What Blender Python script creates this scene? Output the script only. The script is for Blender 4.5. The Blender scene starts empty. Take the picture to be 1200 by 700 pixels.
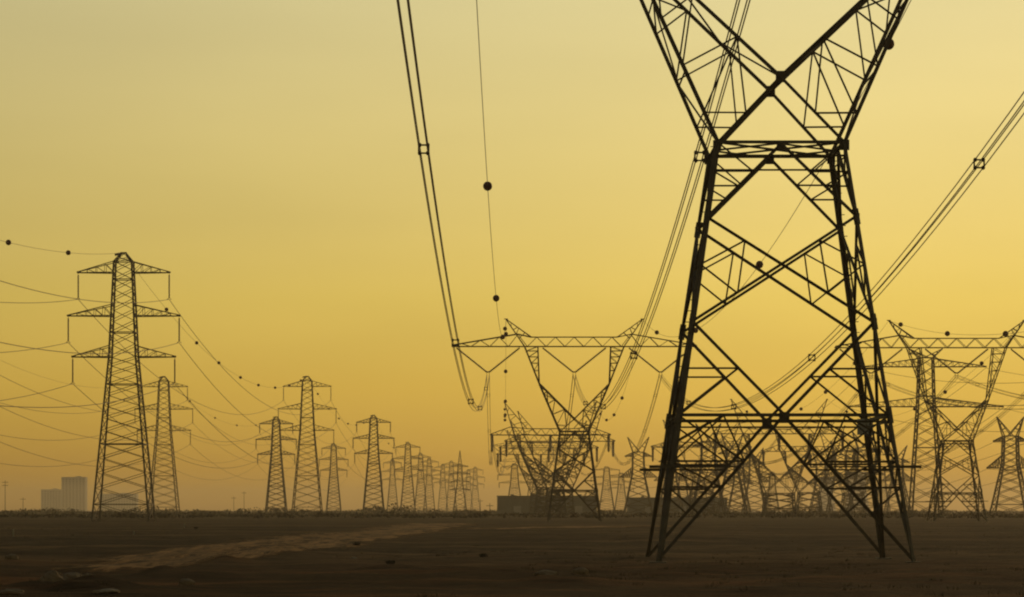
import bpy, math, random
from mathutils import Vector, noise as mnoise
random.seed(11)
R = math.radians
S = bpy.context.scene
COL = S.collection

# ------------------------------------------------------------------ camera
F = 3614.0                      # focal length in pixels of a 1200 px wide picture
EYE = 2.0
HOR = 598.0
cd = bpy.data.cameras.new('camera')
cd.sensor_width = 36.0
cd.lens = F / 1200.0 * 36.0
cd.shift_y = (HOR - 350.0) / 1200.0
cd.clip_start = 0.5
cd.clip_end = 20000.0
cam = bpy.data.objects.new('camera', cd)
COL.objects.link(cam)
cam.location = (0, 0, EYE)
cam.rotation_euler = (R(90), 0, 0)
S.camera = cam

# ------------------------------------------------------------------ world / sun
SUN_EL, SUN_AZ = 9.0, 24.0      # azimuth to the right of the viewing direction
W = bpy.data.worlds.new('World')
S.world = W
W.use_nodes = True
nt = W.node_tree
for n in list(nt.nodes):
    nt.nodes.remove(n)


def lin(c):
    return tuple((x / 255 / 12.92) if x / 255 <= .04045 else ((x / 255 + .055) / 1.055) ** 2.4 for x in c)


def N(tree, kind, **kw):
    n = tree.nodes.new(kind)
    for k, v in kw.items():
        setattr(n, k, v)
    return n


def M2(tree, op, a, b=None, clamp=False):
    n = tree.nodes.new('ShaderNodeMath')
    n.operation = op
    n.use_clamp = clamp
    for i, v in enumerate((a, b)):
        if v is None:
            continue
        if isinstance(v, (int, float)):
            n.inputs[i].default_value = v
        else:
            tree.links.new(v, n.inputs[i])
    return n.outputs[0]


def MR(tree, v, a, b, c, d, smooth=False):
    n = tree.nodes.new('ShaderNodeMapRange')
    n.clamp = True
    if smooth:
        n.interpolation_type = 'SMOOTHSTEP'
    tree.links.new(v, n.inputs['Value'])
    for k, x in zip(('From Min', 'From Max', 'To Min', 'To Max'), (a, b, c, d)):
        n.inputs[k].default_value = x
    return n.outputs['Result']


sky = N(nt, 'ShaderNodeTexSky', sky_type='NISHITA', sun_disc=False)
sky.sun_elevation = R(SUN_EL)
sky.sun_rotation = R(SUN_AZ)
sky.air_density = 1.6
sky.dust_density = 9.0
sky.ozone_density = 1.0
tc = N(nt, 'ShaderNodeTexCoord')
sep = N(nt, 'ShaderNodeSeparateXYZ')
nt.links.new(tc.outputs['Generated'], sep.inputs[0])
zz = M2(nt, 'POWER', M2(nt, 'MAXIMUM', sep.outputs['Z'], 0.0), 0.5)
ramp = N(nt, 'ShaderNodeValToRGB')
stops = [(0.0, (170, 121, 48)), (0.116, (210, 159, 63)), (0.20, (232, 189, 80)), (0.262, (239, 206, 101)),
         (0.33, (236, 212, 129)), (0.404, (227, 213, 152)), (0.55, (140, 140, 118)), (1.0, (72, 80, 86))]
el = ramp.color_ramp.elements
for i, (p, c) in enumerate(stops):
    e = el[i] if i < 2 else el.new(p)
    e.position = p
    e.color = (*lin(c), 1)
nt.links.new(zz, ramp.inputs[0])
side = MR(nt, sep.outputs['X'], -0.18, 0.10, 0.71, 1.0)
back = MR(nt, sep.outputs['Y'], -0.4, 0.95, 0.36, 1.0)
smp = N(nt, 'ShaderNodeMapping')          # faint uneven dust bands
smp.inputs['Scale'].default_value = (3.0, 3.0, 16.0)
nt.links.new(tc.outputs['Generated'], smp.inputs[0])
snz = N(nt, 'ShaderNodeTexNoise')
snz.inputs['Scale'].default_value = 1.6
snz.inputs['Detail'].default_value = 3
nt.links.new(smp.outputs[0], snz.inputs['Vector'])
dust = MR(nt, snz.outputs['Fac'], .3, .7, .955, 1.045)
fac = M2(nt, 'MULTIPLY', M2(nt, 'MULTIPLY', side, back), dust)
mul = N(nt, 'ShaderNodeVectorMath', operation='SCALE')
nt.links.new(ramp.outputs[0], mul.inputs[0])
nt.links.new(fac, mul.inputs['Scale'])
bg1 = N(nt, 'ShaderNodeBackground')
bg2 = N(nt, 'ShaderNodeBackground')
bg1.inputs[1].default_value = 0.96
bg2.inputs[1].default_value = 0.004
nt.links.new(mul.outputs[0], bg1.inputs[0])
nt.links.new(sky.outputs[0], bg2.inputs[0])
add = N(nt, 'ShaderNodeAddShader')
out = N(nt, 'ShaderNodeOutputWorld')
nt.links.new(bg1.outputs[0], add.inputs[0])
nt.links.new(bg2.outputs[0], add.inputs[1])
nt.links.new(add.outputs[0], out.inputs[0])

sl = bpy.data.lights.new('sun', 'SUN')
sl.energy = 0.75
sl.angle = R(12)
sl.color = (1.0, 0.62, 0.28)
so = bpy.data.objects.new('sun', sl)
COL.objects.link(so)
sd = Vector((math.sin(R(SUN_AZ)) * math.cos(R(SUN_EL)), math.cos(R(SUN_AZ)) * math.cos(R(SUN_EL)), math.sin(R(SUN_EL))))
so.rotation_euler = (-sd).to_track_quat('-Z', 'Y').to_euler()

S.view_settings.view_transform = 'Standard'
S.view_settings.look = 'None'
S.view_settings.exposure = 0.0
S.view_settings.gamma = 1.0
S.view_settings.use_curve_mapping = False
S.render.engine = 'CYCLES'
S.cycles.use_denoising = True
S.cycles.max_bounces = 5
S.cycles.volume_bounces = 1
S.cycles.transparent_max_bounces = 12
S.cycles.pixel_filter_type = 'BLACKMAN_HARRIS'
S.cycles.filter_width = 2.1

HAZE_DENSITY = 0.000115
HAZE_ANISO = 0.5
HAZE_COLOR = (0.97, 0.90, 0.74)


# ------------------------------------------------------------------ materials
def new_mat(name):
    m = bpy.data.materials.new(name)
    m.use_nodes = True
    t = m.node_tree
    return m, t, t.nodes['Principled BSDF']


def simple(name, c1, c2, rough=.7, metal=0.0, scale=3.0, bump=0.0):
    m, t, p = new_mat(name)
    co = N(t, 'ShaderNodeTexCoord')
    nz = N(t, 'ShaderNodeTexNoise')
    nz.inputs['Scale'].default_value = scale
    nz.inputs['Detail'].default_value = 5
    t.links.new(co.outputs['Object'], nz.inputs['Vector'])
    mx = N(t, 'ShaderNodeMix', data_type='RGBA')
    mx.inputs['A'].default_value = (*c1, 1)
    mx.inputs['B'].default_value = (*c2, 1)
    t.links.new(MR(t, nz.outputs['Fac'], .35, .65, 0, 1), mx.inputs['Factor'])
    t.links.new(mx.outputs['Result'], p.inputs['Base Color'])
    p.inputs['Roughness'].default_value = rough
    p.inputs['Metallic'].default_value = metal
    if bump:
        b = N(t, 'ShaderNodeBump')
        b.inputs['Strength'].default_value = bump
        t.links.new(nz.outputs['Fac'], b.inputs['Height'])
        t.links.new(b.outputs[0], p.inputs['Normal'])
    return m


STEEL = simple('weathered_steel', (.11, .097, .075), (.16, .14, .11), .75, .1, 2.0)
PLATE = simple('galvanised_plate', (.55, .57, .58), (.68, .69, .68), .55, .2, 4.0)
CABLE = simple('aluminium_cable', (.08, .07, .055), (.11, .10, .08), .7, .1, 1.0)
INSUL = simple('brown_porcelain', (.06, .035, .022), (.09, .05, .03), .4, 0, 5.0)
BALLM = simple('faded_red_plastic', (.16, .035, .02), (.10, .03, .02), .55, 0, 3.0)
CONC = simple('concrete', (.22, .20, .17), (.30, .27, .23), .9, 0, 4.0, .2)
WALL = simple('grey_render', (.42, .41, .38), (.50, .48, .45), .9, 0, .15)
HALLM = simple('grey_cladding', (.20, .20, .19), (.25, .25, .23), .8, 0, .2)
GLASS = simple('dark_glass', (.02, .025, .03), (.03, .035, .04), .2, 0, 1.0)
WOOD = simple('pole_timber', (.07, .05, .035), (.11, .08, .055), .9, 0, 6.0)
WHITE = simple('white_paint', (.34, .31, .26), (.46, .43, .37), .8, 0, 8.0)
ROCKM = simple('brown_rock', (.20, .14, .09), (.32, .24, .16), .95, 0, 3.0, .6)
PALE = simple('pale_stone', (.30, .24, .17), (.42, .34, .25), .95, 0, 3.0, .5)
LEAF = simple('scrub_leaves', (.020, .022, .012), (.04, .036, .018), .9, 0, 2.0)
BARK = simple('scrub_stem', (.06, .045, .03), (.09, .07, .05), .9, 0, 6.0)


# ------------------------------------------------------------------ mesh helpers
class MB:
    def __init__(s):
        s.v, s.f = [], []

    def _prism(s, p0, p1, sec, ref=None):
        p0, p1 = Vector(p0), Vector(p1)
        d = p1 - p0
        if d.length < 1e-6:
            return
        d.normalize()
        r = Vector(ref) if ref is not None else Vector((0, 0, 1))
        if abs(d.dot(r.normalized())) > .98:
            r = Vector((1, 0, 0)) if abs(d.x) < .9 else Vector((0, 1, 0))
        a = d.cross(r).normalized()
        b = a.cross(d).normalized()
        n = len(sec)
        k = len(s.v)
        for p in (p0, p1):
            for (x, y) in sec:
                q = p + a * x + b * y
                s.v.append((q.x, q.y, q.z))
        for i in range(n):
            j = (i + 1) % n
            s.f.append((k + i, k + j, k + n + j, k + n + i))
        s.f.append(tuple(k + i for i in reversed(range(n))))
        s.f.append(tuple(k + n + i for i in range(n)))

    def bar(s, p0, p1, w, h=None, ref=None):
        h = h or w
        w = w * random.uniform(.94, 1.06) / 2
        h = h * random.uniform(.94, 1.06) / 2
        s._prism(p0, p1, [(-w, -h), (w, -h), (w, h), (-w, h)], ref)

    def ang(s, p0, p1, w, ref=None, flip=1):       # rolled steel angle
        w = w * random.uniform(.96, 1.04)
        t = w * .17
        o = w * .35
        sec = [(0, 0), (w, 0), (w, t), (t, t), (t, w), (0, w)]
        sec = [((x - o) * flip, y - o) for x, y in sec]
        if flip < 0:
            sec.reverse()
        s._prism(p0, p1, sec, ref)

    def box(s, c, d):
        x, y, z = c
        a, b, e = d[0] / 2, d[1] / 2, d[2] / 2
        s._prism((x, y, z - e), (x, y, z + e), [(-a, -b), (a, -b), (a, b), (-a, b)], (0, 1, 0))

    def tube(s, pts, r, n=5):
        k0 = len(s.v)
        pts = [Vector(p) for p in pts]
        rs = r if isinstance(r, (list, tuple)) else [r] * len(pts)
        for i, p in enumerate(pts):
            d = (pts[min(i + 1, len(pts) - 1)] - pts[max(i - 1, 0)]).normalized()
            u = Vector((0, 0, 1)) if abs(d.z) < .95 else Vector((1, 0, 0))
            a = d.cross(u).normalized()
            b = a.cross(d)
            for j in range(n):
                t = 2 * math.pi * j / n
                q = p + (a * math.cos(t) + b * math.sin(t)) * rs[i]
                s.v.append((q.x, q.y, q.z))
        for i in range(len(pts) - 1):
            for j in range(n):
                a, b = k0 + i * n + j, k0 + i * n + (j + 1) % n
                s.f.append((a, b, b + n, a + n))
        s.f.append(tuple(k0 + j for j in reversed(range(n))))
        e = k0 + (len(pts) - 1) * n
        s.f.append(tuple(e + j for j in range(n)))

    def ball(s, c, r, nu=12, nv=8):
        pts = []
        rs = []
        for i in range(nv + 1):
            t = math.pi * i / nv
            pts.append((c[0], c[1], c[2] - r * math.cos(t)))
            rs.append(max(r * math.sin(t), r * .02))
        s.tube(pts, rs, nu)

    def build(s, name, mat, parent=None, smooth=False):
        me = bpy.data.meshes.new(name)
        me.from_pydata(s.v, [], s.f)
        me.materials.append(mat)
        if smooth:
            me.polygons.foreach_set('use_smooth', [True] * len(me.polygons))
        me.update()
        o = bpy.data.objects.new(name, me)
        COL.objects.link(o)
        if parent is not None:
            o.parent = parent
        return o


def empty(name, loc, rz=0.0):
    o = bpy.data.objects.new(name, None)
    COL.objects.link(o)
    o.location = loc
    o.rotation_euler = (0, 0, rz)
    return o


def tag(o, label=None, cat=None, group=None, kind=None):
    for k, v in (('label', label), ('category', cat), ('group', group), ('kind', kind)):
        if v:
            o[k] = v
    return o


def copy_tree(o, parent=None):
    c = o.copy()
    COL.objects.link(c)
    c.parent = parent
    for ch in list(o.children):
        copy_tree(ch, c)
    return c


def wx(px, d):
    return (px - 600.0) * d / F


def wz(py, d):
    return EYE + (HOR - py) * d / F


def lerp(a, b, t):
    return tuple(x + (y - x) * t for x, y in zip(a, b))


# ------------------------------------------------------------------ ground
def relief(x, y):
    d = math.hypot(x, y)
    a = mnoise.noise(Vector((x * .035, y * .02, 3.1))) * .12
    a += mnoise.noise(Vector((x * .13, y * .07, 7.7))) * .13
    a += mnoise.noise(Vector((x * .5, y * .3, 1.7))) * .10
    a *= 1.0 if d < 150 else max(.25, 1 - (d - 150) / 400)
    # low hummocks in the foreground
    for (mx, my, sx, sy, h) in HUMMOCKS:
        q = ((x - mx) / sx) ** 2 + ((y - my) / sy) ** 2
        if q < 6:
            a += h * math.exp(-q) * (1 + .5 * mnoise.noise(Vector((x * .9, y * .6, 5))))
    return a


HUMMOCKS = [(wx(190, 96), 96, .8, 2.0, .22), (wx(265, 118), 118, 1.0, 3.0, .18), (wx(330, 137), 137, 1.6, 3.5, .16), (wx(240, 131), 131, 2.5, 4.0, .14),
            (wx(60, 80), 80, 1.6, 2.5, .20), (wx(105, 79), 79, 1.2, 2.0, .22), (wx(215, 92), 92, 1.6, 3, .24),
            (wx(660, 84), 84, 1.3, 2.5, .22), (wx(10, 88), 88, 1.5, 3, .2), (wx(560, 100), 100, 3, 4, .16),
            (wx(460, 103), 103, 1.0, 2, .2), (wx(860, 78), 78, 3, 3, .15), (wx(330, 150), 150, 6, 8, .16),
            (wx(1100, 88), 88, 4, 4, .14), (wx(700, 210), 210, 9, 12, .2)]

rad = [0.0, 8, 20, 35, 50]
r_ = 58.0
while r_ < 240:
    rad.append(r_)
    r_ *= 1.0055
while r_ < 9000:
    rad.append(r_)
    r_ *= 1.035
rad.append(9000)
angs = [-11.5 + .1 * i for i in range(231)]
a_ = 13.0
ext = []
while a_ < 180:
    ext.append(a_)
    a_ += 6
angs = [-x for x in reversed(ext)] + angs + ext
V, Fc = [], []
na = len(angs)
for r0 in rad:
    for a0 in angs:
        x, y = r0 * math.sin(R(a0)), r0 * math.cos(R(a0))
        V.append((x, y, relief(x, y) if 40 < r0 < 1200 else 0.0))
for i in range(len(rad) - 1):
    for j in range(na):
        j2 = (j + 1) % na
        Fc.append((i * na + j, i * na + j2, (i + 1) * na + j2, (i + 1) * na + j))
gm = MB()
gm.v, gm.f = V, Fc


def ground_material():
    m, t, p = new_mat('bare_earth')
    co = N(t, 'ShaderNodeTexCoord')
    mp = N(t, 'ShaderNodeMapping')
    mp.inputs['Scale'].default_value = (.45, 1.0, 1.0)
    t.links.new(co.outputs['Object'], mp.inputs[0])

    def nz(scale, det=6, rough=.6):
        n = N(t, 'ShaderNodeTexNoise')
        n.inputs['Scale'].default_value = scale
        n.inputs['Detail'].default_value = det
        n.inputs['Roughness'].default_value = rough
        t.links.new(mp.outputs[0], n.inputs['Vector'])
        return n.outputs['Fac']

    def mix(f, a, b):
        x = N(t, 'ShaderNodeMix', data_type='RGBA')
        t.links.new(f, x.inputs['Factor'])
        for k, v in (('A', a), ('B', b)):
            if isinstance(v, tuple):
                x.inputs[k].default_value = (*v, 1)
            else:
                t.links.new(v, x.inputs[k])
        return x.outputs['Result']
    big = nz(.020, 4)
    mid = nz(.055, 7, .75)
    low = nz(.16, 6, .75)
    fine = nz(.8, 8, .75)
    c = mix(MR(t, big, .40, .60, 0, 1), (.070, .046, .023), (.042, .035, .020))
    c = mix(MR(t, mid, .50, .62, 0, .85), c, (.20, .122, .056))
    c = mix(MR(t, mid, .47, .36, 0, .8), c, (.024, .016, .009))
    c = mix(MR(t, low, .53, .66, 0, .8), c, (.20, .115, .052))
    c = mix(MR(t, low, .46, .34, 0, .8), c, (.016, .011, .007))
    c = mix(MR(t, fine, .52, .70, 0, .6), c, (.17, .10, .05))
    c = mix(MR(t, fine, .46, .32, 0, .6), c, (.015, .011, .007))
    sp = N(t, 'ShaderNodeSeparateXYZ')
    t.links.new(co.outputs['Object'], sp.inputs[0])
    yy = M2(t, 'ADD', sp.outputs['Y'], M2(t, 'MULTIPLY', M2(t, 'SUBTRACT', mid, .5), 160.0))
    red = N(t, 'ShaderNodeMix', data_type='RGBA', blend_type='MULTIPLY')
    t.links.new(c, red.inputs['A'])
    red.inputs['B'].default_value = (1.0, .66, .44, 1)       # red soil in the near field
    t.links.new(MR(t, yy, 150, 85, 0, 1, True), red.inputs['Factor'])
    t.links.new(red.outputs['Result'], p.inputs['Base Color'])
    p.inputs['Roughness'].default_value = 1.0
    p.inputs['Specular IOR Level'].default_value = .1
    b = N(t, 'ShaderNodeBump')
    b.inputs['Strength'].default_value = .9
    b.inputs['Distance'].default_value = .4
    t.links.new(nz(2.2, 7, .7), b.inputs['Height'])
    t.links.new(b.outputs[0], p.inputs['Normal'])
    return m


g = gm.build('ground', ground_material(), smooth=True)
g['kind'] = 'structure'

# dirt track: a worn ribbon with ragged, fading edges
def track_material():
    m, t, p = new_mat('worn_track_earth')
    at = N(t, 'ShaderNodeAttribute', attribute_name='edge')
    co = N(t, 'ShaderNodeTexCoord')
    mp = N(t, 'ShaderNodeMapping')
    mp.inputs['Scale'].default_value = (.5, .22, 1)
    mp.inputs['Rotation'].default_value = (0, 0, R(12))
    t.links.new(co.outputs['Object'], mp.inputs[0])
    ac = N(t, 'ShaderNodeAttribute', attribute_name='across')
    al = N(t, 'ShaderNodeAttribute', attribute_name='along')
    cb = N(t, 'ShaderNodeCombineXYZ')
    t.links.new(ac.outputs['Fac'], cb.inputs[0])
    t.links.new(M2(t, 'MULTIPLY', al.outputs['Fac'], .03), cb.inputs[1])
    n2 = N(t, 'ShaderNodeTexNoise')
    n2.inputs['Scale'].default_value = 2.6
    n2.inputs['Detail'].default_value = 6
    n2.inputs['Roughness'].default_value = .7
    t.links.new(cb.outputs[0], n2.inputs['Vector'])
    n1 = N(t, 'ShaderNodeTexNoise')
    n1.inputs['Scale'].default_value = .9
    n1.inputs['Detail'].default_value = 7
    n1.inputs['Roughness'].default_value = .7
    t.links.new(mp.outputs[0], n1.inputs['Vector'])
    mx = N(t, 'ShaderNodeMix', data_type='RGBA')
    mx.inputs['A'].default_value = (.05, .030, .014, 1)
    mx.inputs['B'].default_value = (.44, .235, .092, 1)
    t.links.new(MR(t, n2.outputs['Fac'], .40, .60, 0, 1), mx.inputs['Factor'])
    t.links.new(mx.outputs['Result'], p.inputs['Base Color'])
    p.inputs['Roughness'].default_value = 1
    p.inputs['Specular IOR Level'].default_value = .1
    a = M2(t, 'ADD', at.outputs['Fac'], M2(t, 'MULTIPLY', M2(t, 'ADD', M2(t, 'MULTIPLY', M2(t, 'SUBTRACT', n1.outputs['Fac'], .5), .6), M2(t, 'SUBTRACT', n2.outputs['Fac'], .5)), 1.5))
    t.links.new(MR(t, a, .0, .9, 0, .95, True), p.inputs['Alpha'])
    return m


TRACKM = track_material()


def ribbon(name, pts, widths):
    pv, pf, ed, acr, alo = [], [], [], [], []
    run = 0.0
    dense = []
    for i in range(len(pts) - 1):
        for k in range(24):
            t = k / 24
            p = [pts[max(i - 1, 0)], pts[i], pts[i + 1], pts[min(i + 2, len(pts) - 1)]]
            q = [.5 * (2 * p[1][c] + (p[2][c] - p[0][c]) * t + (2 * p[0][c] - 5 * p[1][c] + 4 * p[2][c] - p[3][c]) * t * t
                       + (-p[0][c] + 3 * p[1][c] - 3 * p[2][c] + p[3][c]) * t ** 3) for c in (0, 1)]
            dense.append((q, widths[i] + (widths[i + 1] - widths[i]) * t))
    nc = 12
    for i, (q, w) in enumerate(dense):
        q2 = dense[min(i + 1, len(dense) - 1)][0]
        q1 = dense[max(i - 1, 0)][0]
        d = Vector((q2[0] - q1[0], q2[1] - q1[1]))
        run += d.length * .5
        d.normalize()
        for j in range(nc + 1):
            u = j / nc * 2 - 1
            x, y = q[0] - d.y * u * w, q[1] + d.x * u * w
            pv.append((x, y, relief(x, y) + .03))
            endf = min(1, i / 8, (len(dense) - 1 - i) / 8)
            ed.append((1 - abs(u) ** 2) * endf)
            acr.append(u)
            alo.append(run)
    for i in range(len(dense) - 1):
        for j in range(nc):
            a = i * (nc + 1) + j
            pf.append((a, a + 1, a + nc + 2, a + nc + 1))
    b = MB()
    b.v, b.f = pv, pf
    o = b.build(name, TRACKM, smooth=True)
    at = o.data.attributes.new('edge', 'FLOAT', 'POINT')
    at.data.foreach_set('value', ed)
    for nm, vals in (('across', acr), ('along', alo)):
        o.data.attributes.new(nm, 'FLOAT', 'POINT').data.foreach_set('value', vals)
    o['kind'] = 'structure'
    return o


def gp(px, py):
    d = EYE * F / (py - HOR)
    return (wx(px, d), d)


ribbon('dirt_track', [gp(90, 672), gp(190, 660), gp(290, 650), gp(380, 636), gp(440, 626), gp(490, 618), gp(520, 613)],
       [1.6, 2.4, 2.8, 3.6, 5, 6.5, 7])
ribbon('dirt_track', [gp(120, 661), gp(200, 651), gp(280, 641), gp(350, 632), gp(410, 625)], [1.2, 2.2, 2.8, 3.5, 4])
ribbon('dirt_track', [gp(190, 664), gp(230, 656), gp(300, 645)], [.8, 1.2, 1.2])
ribbon('dirt_track', [gp(262, 661), gp(320, 648), gp(400, 632)], [.8, 1.2, 2])
ribbon('dirt_track', [gp(560, 621), gp(640, 619), gp(720, 617), gp(800, 618)], [4, 9, 9, 4])


# ------------------------------------------------------------------ forked (Y) pylons
def insulator(mb, p0, p1, r, sheds):
    n = sheds
    pts, rs = [], []
    for i in range(n):
        for t, k in ((.05, .45), (.35, 1.0), (.65, 1.0), (.95, .45)):
            pts.append(lerp(p0, p1, (i + t) / n))
            rs.append(r * k)
    mb.tube(pts, rs, 7)


YP = dict(b=4.76, w=2.4, zw=15.96, zc=18.5, knee=(6.05, 24.2), zb=31.6, xo=9.0, xi=6.6, zt=33.3,
          peak=(12.35, 36.5), tip=22.1, ph=15.6, vz=26.4, vw=5.7, panels=(5.55, 9.09, 13.1), ins='V', k=1.0)


def fork_pylon(loc, label, P, detail, thick=1.0, group=None):
    root = empty('forked_pylon', loc)
    tag(root, label, 'pylon', group)
    b, w, zw, zc = P['b'], P['w'], P['zw'], P['zc']
    TL, TD, TH, TR = .155 * thick, .122 * thick, .125 * thick, .066 * thick

    def hw(z):
        return b + (w - b) * z / zw

    def yh(z):   # half depth above the waist
        t = min(1, max(0, (z - zw) / (P['zb'] - zw)))
        return w + (1.0 - w) * t ** .8

    def face(k, u, z):
        h = hw(z)
        return [(u * h, -h, z), (h, u * h, z), (-u * h, h, z), (-h, -u * h, z)][k]
    nrm = [(0, -1, 0), (1, 0, 0), (0, 1, 0), (-1, 0, 0)]
    for sx in (-1, 1):
        for sy in (-1, 1):
            mb = MB()
            mb.ang((sx * b, sy * b, -.15), (sx * w, sy * w, zw), TL * 1.08, (-sx, -sy, 0), 1)
            if detail:   # spliced cover plates
                for zz_ in (5.55, 9.09, 13.1):
                    q0, q1 = [(sx * hw(z), sy * hw(z), z) for z in (zz_ - .3, zz_ + .3)]
                    mb.bar(q0, q1, TL * 1.1, TL * 1.1, (1, 1, 0))
            lg = mb.build('leg', STEEL, root)
            if detail and sx == sy:
                sb = MB()
                z = 3.2
                s_ = 1
                while z < zw:
                    h = hw(z)
                    sb.bar((sx * h, sy * h, z), (sx * h + sx * .24, sy * h + s_ * .06, z), .03)
                    z += .42
                    s_ = -s_
                sb.build('step_bolts', STEEL, lg)
            fb = MB()
            fb.box((sx * b, sy * b, -.06), (.6, .6, .3))
            fb.build('footing', CONC, root)
    z1, z2, z3 = P['panels']
    for k in range(4):
        mains = []
        lac = MB()
        lacs = []
        r = nrm[k]
        # lower inverted V, upper V, X panel, top inverted V
        C1 = face(k, 0, z1)
        CW = face(k, 0, zw - .05)
        for s in (-1, 1):
            mains.append(('diagonal_brace', face(k, s, .15), C1, TD))
            mains.append(('diagonal_brace', C1, face(k, s, z2), TD))
            mains.append(('diagonal_brace', face(k, s, z2), face(k, -s, z3), TD * .92))
            mains.append(('diagonal_brace', face(k, s, z3), CW, TD))
        mains.append(('horizontal_brace', face(k, -1, z1), face(k, 1, z1), TH))
        mains.append(('horizontal_brace', face(k, -1, z1 - .22), face(k, 1, z1 - .22), TH * .6))
        mains.append(('horizontal_brace', face(k, -1, zw), face(k, 1, zw), TH))
        mains.append(('horizontal_brace', face(k, -1, zw - .5), face(k, 1, zw - .5), TH * .6))
        for i, (nm, p0, p1, t) in enumerate(mains):
            if detail:
                mb = MB()
                mb.ang(p0, p1, t, r, 1 if i % 2 else -1)
                mb.build(nm, STEEL, root)
            else:
                lac.bar(p0, p1, t * .85, t * .85, r)

        def L(p0, p1, t=TR):
            if detail:
                lacs[-1].ang(p0, p1, t, r)
            else:
                lac.bar(p0, p1, t * .9, t * .9, r)
        for s in (-1, 1):
            lacs.append(MB())
            # lower panel redundants
            foot, corner = face(k, s, .15), face(k, s, z1)
            d1, d2, d3 = (lerp(foot, C1, t) for t in (.32, .50, .68))
            l1, l2, l3 = (face(k, s, z) for z in (d1[2], d2[2], d3[2]))
            hq = lerp(corner, C1, .42)
            L(d2, l2, TR * 1.2)
            L(d3, l3, TR * 1.2)
            L(l2, d1)
            L(l3, d2)
            L(d3, hq)
            L(l3, hq)
            L(corner, d3)
            L(hq, lerp(l3, corner, .4))
            lacs.append(MB())
            # V panel
            top = face(k, s, z2)
            m = lerp(top, C1, .5)
            L(m, face(k, s, m[2]), TR * 1.1)
            L(m, corner, TR * 1.2)
            lacs.append(MB())
            # X panel
            x = face(k, 0, 0)
            zx = z2 + (z3 - z2) * hw(z2) / (hw(z2) + hw(z3))
            X = face(k, 0, zx)
            lm = face(k, s, zx)
            u1, u2 = lerp(top, X, .5), lerp(face(k, s, z3), X, .5)
            L(lm, u1)
            L(lm, u2)
            L(u1, u2)
            lacs.append(MB())
            # top inverted V
            n3 = face(k, s, z3)
            m2 = lerp(n3, CW, .42)
            L(m2, face(k, s, m2[2]))
            m3 = lerp(n3, CW, .62)
            L(m3, face(k, s, m3[2]))
            L(m3, face(k, s, zw))
            L(m2, face(k, s, m3[2]))
        if detail:
            for q_ in lacs:
                q_.build('lacing', STEEL, root)
        else:
            lac.build('face_bracing', STEEL, root)
    if detail:
        gs = []
        for k in (0, 2):
            for u, z, ss in ((0, z1 - .08, .42), (0, zw - .12, .34), (-1, zw - .1, .36), (1, zw - .1, .40), (-1, z3, .26), (1, z3, .26),
                             (-1, z2, .26), (1, z2, .26)):
                mb = MB()
                c = face(k, u, z)
                off = -.012 if k == 0 else .012
                mb.bar((c[0], c[1] + off, z - ss / 2), (c[0], c[1] + off, z + ss / 2), ss * .9, .03, (0, 1, 0))
                mb.build('gusset_plate', STEEL, root)
        mb = MB()
        c = face(2, -1, z1 - .12)
        mb.bar((c[0] - .05, c[1] - .20, c[2] - .42), (c[0] - .05, c[1] - .20, c[2] + .22), .66, .02, (0, 1, 0))
        tag(mb.build('sign_plate', PLATE, root), 'pale grey plate bolted to the far right leg')
        # anti-climbing frame round the legs
        zc_ = 3.62
        h = hw(zc_)
        for sy in (-1, 1):
            for sx in (-1, 1):
                mb = MB()
                mb.bar((sx * (h + .85), sy * (h + .16), zc_), (sx * (h - 2.5), sy * (h + .16), zc_), .06)
                mb.bar((sx * (h + .85), sy * (h + .17), zc_), (sx * (h - .3), sy * (h + .17), zc_), .11)
                mb.bar((sx * (h + .8), sy * (h + .2), zc_ + .02), (sx * (h + .8), sy * (h - .5), zc_ + .02), .06)
                mb.bar((sx * (h + .05), sy * (h + .16), zc_ - .12), (sx * (h + .05), sy * (h - .3), zc_ + .02), .05)
                mb.build('climbing_guard', STEEL, root)
    # horizontal diaphragm at the waist
    dm = MB()
    for a, c in (((-1, -1), (1, 1)), ((-1, 1), (1, -1))):
        dm.bar((a[0] * w, a[1] * w, zw), (c[0] * w, c[1] * w, zw), TH * .6)
    for s in (-1, 1):
        dm.bar((0, s * w, zw - .03), (s * w, 0, zw - .03), TR)
        dm.bar((0, s * w, zw - .05), (-s * w, 0, zw - .05), TR)
    dm.build('waist_frame', STEEL, root)
    # fork
    kx, kz = P['knee']
    zb, xo, xi, zt = P['zb'], P['xo'], P['xi'], P['zt']
    B = (lambda m, p, q, t, ref=None: m.ang(p, q, t, ref)) if detail else (lambda m, p, q, t, ref=None: m.bar(p, q, t * .9, t * .9, ref))
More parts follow.
